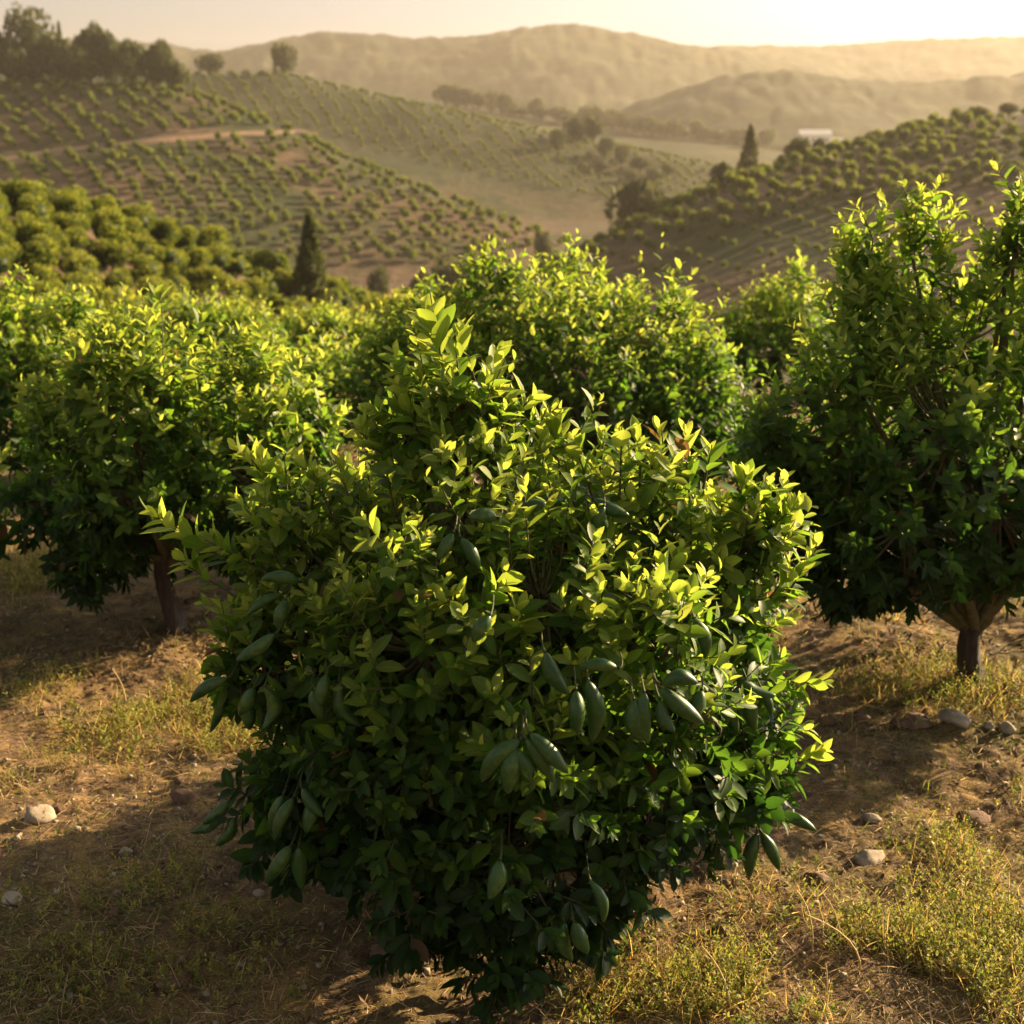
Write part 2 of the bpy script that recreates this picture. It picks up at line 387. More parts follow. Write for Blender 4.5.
def ballpts(n, g):
    i = np.arange(n) + .5; z = 1 - 2 * i / n; ph = i * 2.39996 + g.random() * 6.28
    r = np.sqrt(1 - z * z); P = np.stack([r * np.cos(ph), r * np.sin(ph), z], -1)
    return nrm(P + g.normal(size=P.shape) * .12)

def crown_sites(blobs, per_area, g, inner=.80, zmin=-9.):
    """shoot sites over the outside of a lumpy crown made of several masses"""
    out, nor, cen = [], [], []
    C = np.array([b[0] for b in blobs]); Rr = np.array([b[1] for b in blobs])
    for c, r in zip(C, Rr):
        n = max(8, int(per_area * 4 * np.pi * (r[0] * r[1] + r[0] * r[2] + r[1] * r[2]) / 3))
        u = ballpts(n, g); rad = np.clip(1 + .10 * g.normal(size=n), .6, 1.25)
        fill = g.random(n) < .22; rad = np.where(fill, .55 + .3 * g.random(n), rad)
        P = c + u * r * rad[:, None]
        lv = np.min(np.linalg.norm((P[:, None] - C[None]) / Rr[None], axis=2) + (np.arange(len(C)) == np.where((C == c).all(1))[0][0]) * 9, axis=1)
        keep = (lv > inner) & (P[:, 2] > zmin)
        out.append(P[keep]); nor.append(nrm(u / r)[keep]); cen.append(np.repeat(c[None], keep.sum(), 0))
    return np.vstack(out), np.vstack(nor), np.vstack(cen)

def orchard_tree(name, base, blobs, extra, g, leaf_len, nl, per_area, lod, trunk_r, fork, labels,
                 shoot_len=.2, young_lit_top=.75, ztop=None, zbot=None, zmin=.1, stub=True, droop_amt=.5, sides=5, aspect=.46, gap=.0, young_lit_low=.18, sprays=3, spray_size=1.):
    """trunk + branches + crown built from leafy shoots. blobs in world coordinates."""
    base = np.asarray(base, float)
    # sprays: small upright or outward masses that break the outline
    zc = np.array([b[0][2] for b in blobs]); zl, zh = zc.min(), zc.max(); sp = []
    for c, rr0 in blobs:
        for _ in range(sprays):
            u = nrm(g.normal(size=3) + np.array([0, -.3, .7 if c[2] > zl + .35 * (zh - zl) else -.1])); q = (.055 + .06 * g.random()) * spray_size
            sp.append((c + u * rr0 * (1.0 + .12 * g.random()), np.array([q, q, q * (1.5 + .9 * g.random()) if u[2] > 0 else q * 1.3])))
    P, nn, cen = crown_sites(blobs + sp, per_area, g, zmin=base[2] + zmin)
    zt = ztop or np.percentile(P[:, 2], 91); zb = zbot or np.percentile(P[:, 2], 2)
    if gap:
        k = fbm(P[:, 0] * 3.4 + P[:, 2] * 2.3, P[:, 1] * 3.1 - P[:, 2] * 2.9, 77, 2) > -gap + .12 * g.normal(size=len(P))
        P, nn, cen = P[k], nn[k], cen[k]
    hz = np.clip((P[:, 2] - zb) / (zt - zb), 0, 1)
    S = len(P)
    upw = .25 + .75 * hz
    d = nn * .8 + np.array([0, 0, 1.]) * (upw * 1.0 - .28)[:, None] + g.normal(size=(S, 3)) * .22
    d = nrm(d)
    L = shoot_len * (.6 + .75 * g.random(S)) * (.75 + .5 * hz)
    lead = (g.random(S) < (.10 if per_area < 100 else .05)) & (hz > .45); L = np.where(lead, L * 1.6, L); d[lead] = nrm(d[lead] + np.array([0, 0, .9])); P = P + d * (L * .15 * lead)[:, None]
    young = np.clip(young_lit_low + (young_lit_top - young_lit_low) * np.clip(hz * 1.2 - .08, 0, 1) ** 1.05 + .14 * nn[:, 2] + g.normal(size=S) * .09, 0, 1)  # new growth, with paler sunlit tops and darker shaded skirts painted into tint
    droop = np.clip(droop_amt * (1 - hz * 1.6), 0, 1)
    b0 = P - d * (L * .55)[:, None]
    parts = [shoots(b0, d, L, nl, leaf_len, young, g, lod, aspect, droop)]
    stems = []
    for p, q, l0 in extra:               # special long shoots: base, tip, leaf scale
        p = np.array(p); q = np.array(q); ln = np.linalg.norm(q - p)
        n = max(9, int(ln / (leaf_len * .17)))
        parts.append(shoots(p[None], (q - p)[None], np.array([ln]), n, leaf_len * l0, np.array([.98]), g, lod, aspect, 0., .72))
        stems.append((bez(p - (q - p) * .25, p, q, 6), np.linspace(.006, .002, 6)))
    V, F, A = join(parts)
    root = empty(name, base)
    o = -base
    cr = add('crown', mesh_data('crown', V + o, F, M_leaf, A), root)
    # wood
    fork = np.asarray(fork, float)
    tp = []
    lean = (fork - base)
    n = 9; t = np.linspace(0, 1, n)[:, None]
    TP = base + lean * t + np.stack([np.sin(t[:, 0] * 5 + 1) * trunk_r * .35, np.cos(t[:, 0] * 4) * trunk_r * .3, 0 * t[:, 0]], -1)
    TP[0, 2] -= .08
    tr = trunk_r * (1 - .28 * t[:, 0] + .55 * np.exp(-t[:, 0] * 9) + .15 * np.clip(t[:, 0] - .8, 0, 1) * 5)
    tp.append((TP, tr))
    V, F = tubes(tp, 14)
    r0 = V - base; ang = np.arctan2(r0[:, 1], r0[:, 0])
    V = V + (r0 * np.array([1, 1, 0])) * (.10 * np.sin(ang * 5 + r0[:, 2:3].ravel() * 6) + .06 * g.normal(size=len(V)))[:, None]
    add('trunk', mesh_data('trunk', V + o, F, M_bark), root)
    br = []
    cset = [np.array(b[0]) for b in blobs + [q for q in sp if g.random() < .4]]
    rs = trunk_r * .55
    for c in cset:
        mid = fork * .55 + c * .45 + np.array([0, 0, .12]) * (1 if c[2] > fork[2] else 2.2)
        br.append((bez(fork - [0, 0, trunk_r], mid, c, 9) + g.normal(size=(9, 3)) * .008, np.linspace(rs, rs * .22, 9)))
    pick = g.random(S) < (.9 if lod == 8 else .35)
    for p, c, dd, l0 in zip(b0[pick], cen[pick], d[pick], L[pick]):
        s = c + (p - c) * .15; m = s * .5 + p * .5 - dd * .04
        br.append((np.vstack([bez(s, m, p, 4), p + dd * l0 * .9]), np.array([.007, .006, .0045, .0035, .0015]) * (1.0 if lod == 8 else 1.2)))
    V, F = tubes(br + stems, sides)
    add('branches', mesh_data('branches', V + o, F, M_twig), root)
    prop(root, labels[0], labels[1], labels[2] if len(labels) > 2 else None)
    return root

def B(px, py, y, r, sz=1., sy=1.):
    c = W(px, py, y); dep = y * math.cos(TH) - (c[2] - EYE) * math.sin(TH)
    rw = r / FPX * dep
    return (c, np.array([rw, rw * sy, rw * sz]))

# ------------------------------------------------------------------ the fruiting tree in the foreground
g = np.random.default_rng(3)
MAIN = [B(455,440,4.55,40,1.3), B(490,430,4.6,26,1.4), B(410,425,4.6,26), B(455,530,4.45,88), B(395,530,4.7,64), B(285,520,4.55,30), B(765,540,4.5,24), B(310,565,4.55,62), B(262,610,4.5,36), B(620,535,4.6,70), B(560,512,4.8,50),
        B(700,575,4.55,66), B(745,600,4.5,40), B(540,600,4.2,100), B(430,650,4.1,105), B(325,655,4.35,78), B(620,670,4.1,105), B(735,690,4.4,56),
        B(255,680,4.4,30), B(540,740,3.95,105), B(420,765,4.05,95), B(320,755,4.25,60), B(262,790,4.2,34), B(655,780,4.15,88), B(740,780,4.3,40), B(510,850,3.95,88),
        B(445,880,4.0,56), B(585,870,4.05,66), B(510,925,3.9,52), B(365,840,4.1,40), B(595,925,4.0,30), B(300,835,4.2,26),
        B(420,560,5.0,100), B(580,570,5.1,110), B(500,700,4.9,150), B(660,680,4.8,80), B(370,700,4.8,80)]
MAIN = [(c, q * np.array([.90, .86, .90])) for c, q in MAIN]
MC = np.array([b[0] for b in MAIN]); MR = np.array([b[1] for b in MAIN])
def front(px, py, push=0.):
    d = pixdir(px, py); d = d / np.linalg.norm(d); o = np.array([0, 0, EYE])
    best = None
    for c, r in zip(MC, MR):
        oc = (o - c) / r; dd = d / r
        a = dd @ dd; b = oc @ dd; q = b * b - a * (oc @ oc - 1)
        if q > 0:
            t = (-b - math.sqrt(q)) / a
            if best is None or t < best: best = t
    if best is None:
        return W(px, py, 4.35)
    return o + d * (best + push)
def E(a, b, y, s=1.): return (W(a[0], a[1], y), W(b[0], b[1], y), s * 1.3)
EXTRA = [E((448,400),(430,292),4.55,1.25), E((470,440),(506,358),4.5,1.0), E((430,450),(388,384),4.5,1.05), E((480,455),(520,388),4.6,.95),
         E((290,510),(244,450),4.5,1.05), E((240,570),(160,516),4.45,1.15), E((262,570),(205,540),4.4,1.0), E((560,470),(552,418),4.6,.95), E((600,470),(605,430),4.6,.9), E((740,520),(742,470),4.5,.95), E((665,480),(662,430),4.55,.95), E((330,510),(302,452),4.5,.95), E((225,590),(178,560),4.4,.95), E((790,590),(822,540),4.4,.9), E((530,450),(548,405),4.6,.95), E((400,470),(352,425),4.5,.95), E((440,400),(424,340),4.6,1.), E((460,400),(455,330),4.55,1.05), E((480,410),(495,370),4.6,1.), E((420,430),(402,372),4.6,1.), E((500,430),(535,395),4.6,1.), E((410,440),(372,410),4.55,1.), E((270,500),(262,455),4.5,1.), E((310,520),(318,470),4.5,.9), E((640,480),(640,438),4.6,1.), E((705,480),(712,445),4.6,1.), E((300,525),(285,468),4.5,.9),
         E((392,500),(378,428),4.5,1.), E((355,520),(340,470),4.45,.9), E((620,490),(622,424),4.5,1.), E((545,490),(540,432),4.55,.95),
         E((690,500),(684,436),4.5,1.0), E((655,500),(650,455),4.5,.9), E((590,490),(575,445),4.55,.9), E((740,560),(766,486),4.45,1.05),
         E((755,570),(800,492),4.45,1.0), E((760,610),(800,560),4.4,1.), E((770,680),(822,684),4.35,.95), E((770,770),(826,755),4.3,.95),
         E((755,730),(810,722),4.35,.95), E((500,480),(498,440),4.5,.9), E((720,540),(722,500),4.5,.9),
         E((430,800),(425,775),3.85,1.), E((500,650),(520,600),3.95,1.1), E((470,620),(500,590),3.95,1.05)]
mb = np.array([.02, 4.45, 0.]); mb[2] = float(height(mb[0], mb[1]))
main_tree = orchard_tree('fruit_tree', mb, MAIN, EXTRA, g, .076, 15, 92, 8, .055, mb + [0, 0, .42],
    ('bushy green tree hung with long green fruit, alone in the foreground on dry soil', 'fruit tree'),
    shoot_len=.175, young_lit_top=1.0, zmin=.08, droop_amt=.55, gap=.22, young_lit_low=.16, sprays=2, spray_size=.9)

FR = [((228,678),(188,703)),((223,690),(211,730)),((254,688),(237,720)),((265,687),(263,725)),((300,582),(262,579)),((283,594),(250,614)),((286,600),(278,634)),
      ((275,634),(237,660)),((327,674),(318,712)),((340,682),(358,720)),((224,814),(189,833)),((236,817),(213,850)),((283,795),(271,829)),((294,797),(277,834)),
      ((302,788),(322,815)),((291,845),(267,881)),((299,847),(302,890)),((453,533),(439,557)),((461,538),(479,569)),((566,503),(534,498)),((588,503),(608,533)),
      ((593,499),(624,513)),((497,518),(469,517)),((520,740),(485,778)),((515,747),(508,792)),((526,739),(555,783)),((530,733),(563,768)),((545,652),(566,690)),
      ((588,680),(590,730)),((644,692),(648,741)),((660,688),(701,721)),((662,684),(698,683)),((694,618),(705,656)),((618,668),(584,667)),((737,675),(775,695)),
      ((738,688),(722,729)),((750,690),(755,728)),((762,690),(773,718)),((778,811),(813,829)),((757,833),(750,873)),((761,832),(779,869)),
      ((564,922),(572,958)),((574,922),(587,952)),((560,962),(543,1006)),((570,962),(584,1001)),((500,860),(490,896)),((660,700),(676,735)),((520,505),(548,503)),((490,615),(478,634)),((604,506),(596,532)),((634,700),(641,737)),((702,690),(690,722)),((232,800),(205,822)),((312,690),(322,718)),((576,690),(577,730)),((517,750),(531,787)),((247,700),(250,732)),((728,700),(738,733)),((312,800),(306,834)),((590,880),(600,912))]
def fruit_mesh(L, Rd, bend, g):
    k, s = 15, 14
    t = np.linspace(0, 1, k); r = Rd * np.sin(np.pi * np.clip(t, 0, 1)) ** .62 * (1 + .10 * np.cos(np.pi * t)) ; r[0] = Rd * .10; r[-1] = Rd * .04
    ang = np.linspace(0, 2 * np.pi, s, endpoint=False)
    rr = r[:, None] * (1 + .035 * np.cos(5 * ang)[None, :]) * (1 + .02 * g.normal(size=(k, s)))
    V = np.stack([rr * np.cos(ang) + (bend * L * np.sin(np.pi * t))[:, None], rr * np.sin(ang), np.broadcast_to(-L * t[:, None], (k, s))], -1).reshape(-1, 3)
    i = np.arange(k - 1)[:, None]; j = np.arange(s)[None, :]; j2 = (j + 1) % s
    F = np.stack([i * s + j, (i + 1) * s + j, (i + 1) * s + j2, i * s + j2], -1).reshape(-1, 4)
    F2 = np.array([list(range(s))]); F3 = np.array([list(range((k - 1) * s, k * s))[::-1]])
    return V, [F, F2, F3]
from mathutils import Vector
for (a, b) in FR:
    pa = front(*a, push=-.23); d0 = pixdir(*b); yb = pa[1] + g.normal() * .012 - .01
    pb = W(b[0], b[1], yb)
    L = np.linalg.norm(pb - pa); dv = (pb - pa) / L
    L = max(L, .095) * 1.04; Rd = .0225 * (1 + .13 * g.normal()); L *= 1 + .10 * g.normal()
    V, F = fruit_mesh(L, Rd, .10 * g.normal(), g)
    f = add('fruit', mesh_data('fruit', V, F, M_fruit), main_tree, tuple(pa - mb))
    q = Vector(tuple(dv)).to_track_quat('-Z', 'X'); f.rotation_mode = 'QUATERNION'; f.rotation_quaternion = q
    inner = pa - mb + np.array([0, .13, .0]) - dv * .015
    # stalk, in the fruit's own frame
    inv = q.inverted(); e = inv @ Vector(tuple(inner - (pa - mb)))
    V, F = tubes([(bez((0, 0, .001), (0, 0, .02), tuple(e), 6), np.array([.0052, .0034, .0026, .0026, .0026, .003]))], 6)
    add('fruit_stalk', mesh_data('fruit_stalk', V, F, M_fstem), f)

# ------------------------------------------------------------------ the neighbouring orchard trees
g = np.random.default_rng(21)
shrink = lambda bl, k: [(c, q * k) for c, q in bl]
def ground_at(px, py): return on(px, py, ymin=3., ymax=60)
b2 = ground_at(965, 682); y2 = b2[1]
T2 = [B(905,300,y2,38,1.3), B(913,262,y2,15,1.8), B(852,285,y2,14,1.8), B(1012,262,y2,15,1.8), B(870,350,y2,60), B(960,345,y2+.1,76), B(1040,320,y2,76), B(1000,285,y2,40), B(850,440,y2-.1,85), B(950,440,y2-.3,100), B(1050,440,y2,100),
      B(800,460,y2,58), B(790,520,y2,36), B(830,530,y2-.1,60), B(905,525,y2-.4,80), B(1000,515,y2-.3,78), B(1090,520,y2,90), B(960,490,y2+.5,120), B(1130,440,y2,70), B(860,480,y2+.5,80), B(865,580,y2-.3,28)]
X2 = [E((900,290),(915,205),y2,1.), E((870,330),(852,240),y2), E((985,300),(1012,215),y2), E((930,300),(942,240),y2), E((840,420),(822,360),y2), E((790,440),(768,410),y2),
      E((880,320),(885,262),y2), E((1000,280),(1040,225),y2)]
orchard_tree('orchard_tree', b2, shrink(T2, .95), X2, g, .080, 13, 100, 4, .066, b2 + [.02, 0, .36],
    ('large leafy orchard tree with forked trunk standing right of the fruiting tree', 'tree'), zmin=.42, young_lit_top=.95, gap=.26, sprays=2, spray_size=1.1)
b1 = ground_at(171, 634); y1 = b1[1]
T1 = [B(160,358,y1,46), B(90,395,y1,58), B(200,405,y1,74), B(270,415,y1,62), B(130,430,y1-.2,85), B(310,450,y1,34), B(72,440,y1,40), B(230,470,y1-.2,75), B(70,500,y1-.1,50),
      B(130,495,y1-.4,70), B(240,505,y1,60), B(180,470,y1+.5,110), B(95,555,y1-.2,40), B(290,490,y1,45)]
X1 = [E((160,330),(160,288),y1,1.), E((100,350),(92,318),y1), E((230,360),(240,330),y1), E((310,430),(345,405),y1), E((190,340),(205,312),y1)]
orchard_tree('orchard_tree', b1, shrink(T1, .86), X1, g, .078, 13, 100, 4, .052, b1 + [.0, 0, .45],
    ('rounded dark orchard tree with a single short trunk left of the fruiting tree', 'tree'), zmin=.30, young_lit_top=.98, gap=.26, sprays=2, spray_size=1.1)

def simple_tree(px, gy, crown, label, seed, leaf=.08, r=.07, name='orchard_tree', group=None, per=100, young=.95, extra=()):
    g = np.random.default_rng(seed)
    x = W(px, 400, gy)[0]; bz = float(height(x, gy)); base = np.array([x, gy, bz])
    bl = [B(*c) for c in crown]
    return orchard_tree(name, base, bl, list(extra), g, leaf, 9, per, 4, r, base + [0, 0, .5], (label, 'tree', group) if group else (label, 'tree'),
                        zmin=.2, young_lit_top=young, gap=.36, sides=4)
simple_tree(585, 9.6, [(490,325,9.6,36,1.3),(560,345,9.6,56),(640,358,9.6,60),(700,385,9.6,40),(430,350,9.6,46),(480,380,9.5,70),(570,400,9.3,80),(650,410,9.5,62),(400,390,9.7,50),
                       (520,440,9.4,70),(600,460,9.4,70),(430,440,9.6,60),(690,430,9.6,36),(560,390,10.1,110),(660,470,9.6,40)],
            'wide orchard tree with a tall sprig behind the fruiting tree top', 31, per=110,
            extra=[E((492,290),(484,240),9.6), E((520,300),(532,262),9.6), E((600,300),(602,262),9.6), E((655,320),(672,285),9.6), E((560,300),(562,278),9.6), E((690,350),(700,310),9.6), E((455,320),(440,292),9.6)])
simple_tree(776, 14.5, [(760,330,14.5,34),(790,315,14.5,36),(815,335,14.6,32),(745,365,14.5,32),(780,370,14.3,46),(820,380,14.5,38),(770,400,14.5,40),(785,350,14.8,50)],
            'compact dark orchard tree in the gap between wide tree and large right tree', 32, leaf=.085, extra=[E((800,300),(808,282),14.5), E((775,305),(772,290),14.5)])
simple_tree(738, 10.9, [(735,430,10.9,24,.8),(705,400,11,24),(762,442,10.9,18,.8)], 'low yellow-green young tree between the wide tree and the large right tree', 33, leaf=.08, r=.03, young=.9)
simple_tree(30, 10.6, [(20,370,10.6,52),(60,400,10.6,50),(-30,390,10.6,60),(20,430,10.5,60),(70,340,11,36),(-10,480,10.6,50)], 'leafy orchard tree at left edge, behind the dark rounded tree', 34, leaf=.082)
simple_tree(320, 11.6, [(300,390,11.6,42),(350,398,11.6,42),(250,398,11.6,40),(390,390,11.7,30),(320,400,11.5,58),(380,410,11.5,44),(260,410,11.6,50),(330,440,11.6,50)],
            'leafy orchard tree in the row between the dark rounded tree and wide tree', 35, leaf=.082)
simple_tree(200, 15.5, [(180,345,15.5,32),(230,348,15.5,32),(130,345,15.6,30),(200,350,15.4,48),(150,355,15.4,38),(250,345,15.6,34)], 'yellow-green tree crown peeping over the dark rounded tree', 36, leaf=.088)
simple_tree(30, 16.5, [(20,342,16.5,34),(60,338,16.5,32),(-20,340,16.6,34),(30,350,16.4,44),(90,346,16.6,26)], 'orchard tree in second row at left edge below the sloping grove', 37, leaf=.088)
simple_tree(370, 17.0, [(350,350,17,32),(395,352,17,30),(310,348,17.1,32),(360,372,16.8,40),(420,358,17,26)], 'orchard tree in second row just left of the tall central sprig', 38, leaf=.088)
simple_tree(-95, 7.4, [(-32,505,7.4,30),(-70,560,7.4,55),(-28,535,7.3,26),(-90,500,7.4,60)], 'tree at left edge showing only a few leaf sprays', 39, leaf=.088)

# ------------------------------------------------------------------ distant tree kinds
def puff(g, n, size, shape='round', rx=1., rz=.9, clump=7, core=True):
    """crown made of many leaf-sprig faces on a lumpy volume, base at z=0.15"""
    cs = nrm(g.normal(size=(clump, 3))) * (.55 if clump < 12 else .72) * g.random((clump, 1)) ** .4; rs = (.42 if clump < 12 else .26) + .22 * g.random(clump)
    per = n // clump; P = []; Nn = []
    for c, r in zip(cs, rs):
        u = ballpts(per, g); rad = r * (.82 + .28 * g.random(per)); P.append(c + u * rad[:, None]); Nn.append(u)
    P = np.vstack(P); Nn = np.vstack(Nn)
    if shape == 'cone':
        h = g.random(len(P)) ** 1.35; a = g.random(len(P)) * 6.283; rad = (1 - h) ** .8 * (.75 + .3 * g.random(len(P))) * (.35 + .65 * np.clip(h * 8, 0, 1)) * (1 + .18 * np.sin(a * 3 + h * 9))
        P = np.stack([np.cos(a) * rad, np.sin(a) * rad, h * 2 - 1], -1); Nn = np.stack([np.cos(a), np.sin(a), .4 + 0 * a], -1)
    P = P * np.array([rx, rx, rz])
    d = nrm(Nn + np.array([0, 0, .6]) + g.normal(size=P.shape) * .5)
    up = nrm(g.normal(size=P.shape) + Nn * .5)
    L = size * (.7 + .6 * g.random(len(P)))
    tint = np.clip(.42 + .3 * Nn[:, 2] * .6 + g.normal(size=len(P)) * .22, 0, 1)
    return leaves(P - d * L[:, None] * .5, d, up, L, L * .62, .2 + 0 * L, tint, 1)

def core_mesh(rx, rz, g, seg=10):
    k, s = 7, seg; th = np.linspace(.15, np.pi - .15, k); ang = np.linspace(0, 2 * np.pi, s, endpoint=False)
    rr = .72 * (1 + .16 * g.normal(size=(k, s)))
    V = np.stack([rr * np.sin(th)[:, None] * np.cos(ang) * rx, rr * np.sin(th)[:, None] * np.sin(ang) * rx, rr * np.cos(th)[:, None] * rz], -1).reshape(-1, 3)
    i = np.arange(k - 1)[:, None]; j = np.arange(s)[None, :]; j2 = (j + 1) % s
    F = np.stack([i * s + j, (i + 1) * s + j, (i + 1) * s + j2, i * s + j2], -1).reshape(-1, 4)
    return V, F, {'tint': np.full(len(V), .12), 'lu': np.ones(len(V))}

def proto(g, n, size, rx, rz, zc, trunk_r, shape='round', clump=7, core=True):
    """(crown V,F,A), (trunk V,F) with the base of the tree at the origin"""
    parts = [puff(g, n, size, shape, rx, rz, clump)]
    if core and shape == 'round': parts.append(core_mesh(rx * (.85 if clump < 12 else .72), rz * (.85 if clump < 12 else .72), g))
    V, F, A = join(parts); V = V + np.array([0, 0, zc])
    t = (np.array([[0, 0, -.3], [.03, 0, zc * .4], [0, .03, zc]]), np.array([trunk_r * 1.3, trunk_r, trunk_r * .6]))
    lim = [(np.array([[0, 0, zc * .45], [rx * .3 * math.cos(a), rx * .3 * math.sin(a), zc * .9]]), np.array([trunk_r * .6, trunk_r * .3])) for a in (0, 2.1, 4.2)]
    TV, TF = tubes([t] + lim, 6)
    return (V, F, A), (TV, TF)

gp = np.random.default_rng(5)
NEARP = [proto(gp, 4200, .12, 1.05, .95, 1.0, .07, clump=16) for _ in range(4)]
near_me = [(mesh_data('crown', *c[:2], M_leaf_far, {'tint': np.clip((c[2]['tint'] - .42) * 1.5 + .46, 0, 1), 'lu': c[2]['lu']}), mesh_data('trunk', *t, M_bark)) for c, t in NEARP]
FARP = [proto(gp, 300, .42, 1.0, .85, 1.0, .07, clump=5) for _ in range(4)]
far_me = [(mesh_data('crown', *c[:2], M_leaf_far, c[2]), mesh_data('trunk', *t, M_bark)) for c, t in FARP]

# candidate sites on the planted slopes
def grid_sites(x0, x1, y0, y1, sx, sy, ang, jit, g):
    cx, cyy = (x0 + x1) / 2, (y0 + y1) / 2; D = math.hypot(x1 - x0, y1 - y0) / 2
    a = np.arange(-D, D, sx); b = np.arange(-D, D, sy); A, Bb = np.meshgrid(a, b)
    A = A + g.normal(size=A.shape) * jit; Bb = Bb + g.normal(size=A.shape) * jit
    c, s = math.cos(ang), math.sin(ang)
    X = cx + A * c - Bb * s; Y = cyy + A * s + Bb * c
    k = (X > x0) & (X < x1) & (Y > y0) & (Y < y1)
    return X[k], Y[k]

def visible(X, Y, Z, top):
    P = np.stack([X, Y, Z + top], -1); px, py, dep = project(P)
    ok = (px > -25) & (px < 1050) & (py < 1040) & (py > -30)
    f = np.linspace(.05, .985, 70)
    for q in f:
        h = height(X * q, Y * q, False); z = EYE + (P[:, 2] - EYE) * q
        ok &= (z > h - .3)
    return ok, px, py

TRACKS = [([(-40,166),(0,160),(60,150),(150,141),(230,134),(300,131),(318,134)], 3.4)]
TPTS = []
for pts, w in TRACKS:
    p = np.array(pts, float); t = np.linspace(0, 1, 60); tt = np.linspace(0, 1, len(p))
    q, ok = hits(np.interp(t, tt, p[:, 0]), np.interp(t, tt, p[:, 1]), ymin=180, ymax=480); TPTS.append((q, w))

g = np.random.default_rng(8)
cands = []
for key, box, sx, sy, ang, jit, r0 in [
    ('spur', (-36, 8, 26, 116), 1.62, 1.62, .35, .16, .84),
    ('left', (-160, 75, 185, 372), 4.3, 3.3, .5, .45, 1.05),
    ('right', (-10, 125, 112, 244), 4.8, 2.8, .42, .12, .52),
    ('mid', (-150, 160, 400, 562), 5.6, 4.0, .3, .5, .9)]:
    X, Y = grid_sites(*box, sx, sy, ang, jit, g)
    Z = height(X, Y)
    cands.append([key, X, Y, Z, r0])
rows = []
def ridge_s(i, x, y): c = RIDGES[i][0]; return np.interp(x, c[0], c[1]) - y
for key, X, Y, Z, r0 in cands:
    k = np.ones(len(X), bool)
    if key == 'spur': k &= (ridge_s(0, X, Y) > -6) & (np.hypot(X, Y) > 29) & (project(np.stack([X, Y, Z], -1))[0] < 455)
    if key == 'left': k &= (ridge_s(1, X, Y) > -6) & (Z > -24.5)
    if key == 'right': k &= (ridge_s(4, X, Y) > -4) & (ridge_s(4, X, Y) < 105)
    if key == 'mid': k &= (ridge_s(2, X, Y) > -8) & ((ridge_s(2, X, Y) < 80) | (fbm(X / 40, Y / 40, 61, 2) > .25))
    for q, w in TPTS:
        dd = np.sqrt(((X[:, None] - q[None, :, 0]) ** 2 + (Y[:, None] - q[None, :, 1]) ** 2)).min(1); k &= dd > w * .5 + 1.6
    if key in ('spur', 'left'): k &= fbm(X / 9, Y / 9, 91, 2) > (-.42 if key == 'left' else -.55)
    k &= g.random(len(X)) > .05
    X, Y, Z = X[k], Y[k], Z[k]
    ok, px, py = visible(X, Y, Z, 2.2)
    X, Y, Z, px, py = X[ok], Y[ok], Z[ok], px[ok], py[ok]
    if key == 'left': m = py > 70; X, Y, Z = X[m], Y[m], Z[m]
    s = r0 * (.8 + .4 * g.random(len(X)))
    rows += [(key, a, b, c, d) for a, b, c, d in zip(X, Y, Z, s)]
rows.sort(key=lambda r: math.hypot(r[1], r[2]) / r[4])
LAB = {'spur': ('rounded yellow-green orchard tree in the rows of the near left slope', 'orchard trees on the near left slope'),
       'left': ('small round orchard tree on the big brown left hillside', 'orchard trees on the big left hillside'),
       'right': ('small round orchard tree in the shaded rows of the right hillside', 'orchard trees in rows on the right hillside'),
       'mid': ('tiny orchard tree on the middle ridge', 'orchard trees on the middle ridge')}
NIND = 300
farV, farF, farT, off = [], [], [], 0
for i, (key, x, y, z, s) in enumerate(rows):
    d = math.hypot(x, y); a = g.random() * 6.28; k = int(g.integers(4))
    sc = (s * (.9 + .2 * g.random()), s * (.9 + .2 * g.random()), s * (.9 + .25 * g.random()))
    if i < NIND:
        pm = near_me[k] if d < 130 else far_me[k]
        root = empty('orchard_tree', (x, y, z)); root.scale = sc; root.rotation_euler = (0, 0, a)
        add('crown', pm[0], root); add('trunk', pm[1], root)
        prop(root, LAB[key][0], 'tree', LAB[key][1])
    else:
        c, t = FARP[k]
        V = c[0] * np.array(sc); V = np.stack([V[:, 0] * math.cos(a) - V[:, 1] * math.sin(a), V[:, 0] * math.sin(a) + V[:, 1] * math.cos(a), V[:, 2]], -1) + [x, y, z]
        farV.append(V); farF.append(c[1] + off); farT.append(c[2]['tint']); off += len(V)
print('orchard sites', len(rows), {k: sum(r[0] == k for r in rows) for k in LAB})
if farV:
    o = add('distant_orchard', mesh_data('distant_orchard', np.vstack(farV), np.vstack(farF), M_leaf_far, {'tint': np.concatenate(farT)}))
    prop(o, 'remaining tiny orchard trees dotting the farther hillside rows', 'orchard', kind='stuff')

# farm tracks across the left hill
for (q, w) in TPTS:
    t = nrm(np.gradient(q[:, :2], axis=0)); nr = np.stack([-t[:, 1], t[:, 0]], -1)
    us = np.linspace(-.5, .5, 5)
    P = q[:, None, :2] + nr[:, None] * (us[None, :, None] * w * (1 + .15 * np.sin(np.arange(len(q)) * .9))[:, None, None])
    Z = height(P[..., 0], P[..., 1]) + .14 - .22 * (np.abs(us) > .45)
    V = np.dstack([P, Z]).reshape(-1, 3)
    i = np.arange(len(q) - 1)[:, None]; j = np.arange(4)[None]
    F = np.stack([i * 5 + j, (i + 1) * 5 + j, (i + 1) * 5 + j + 1, i * 5 + j + 1], -1).reshape(-1, 4)
    prop(add('path', mesh_data('path', V, F, M_track)), 'reddish earth farm track cut across the big left hillside', 'path', kind='structure')

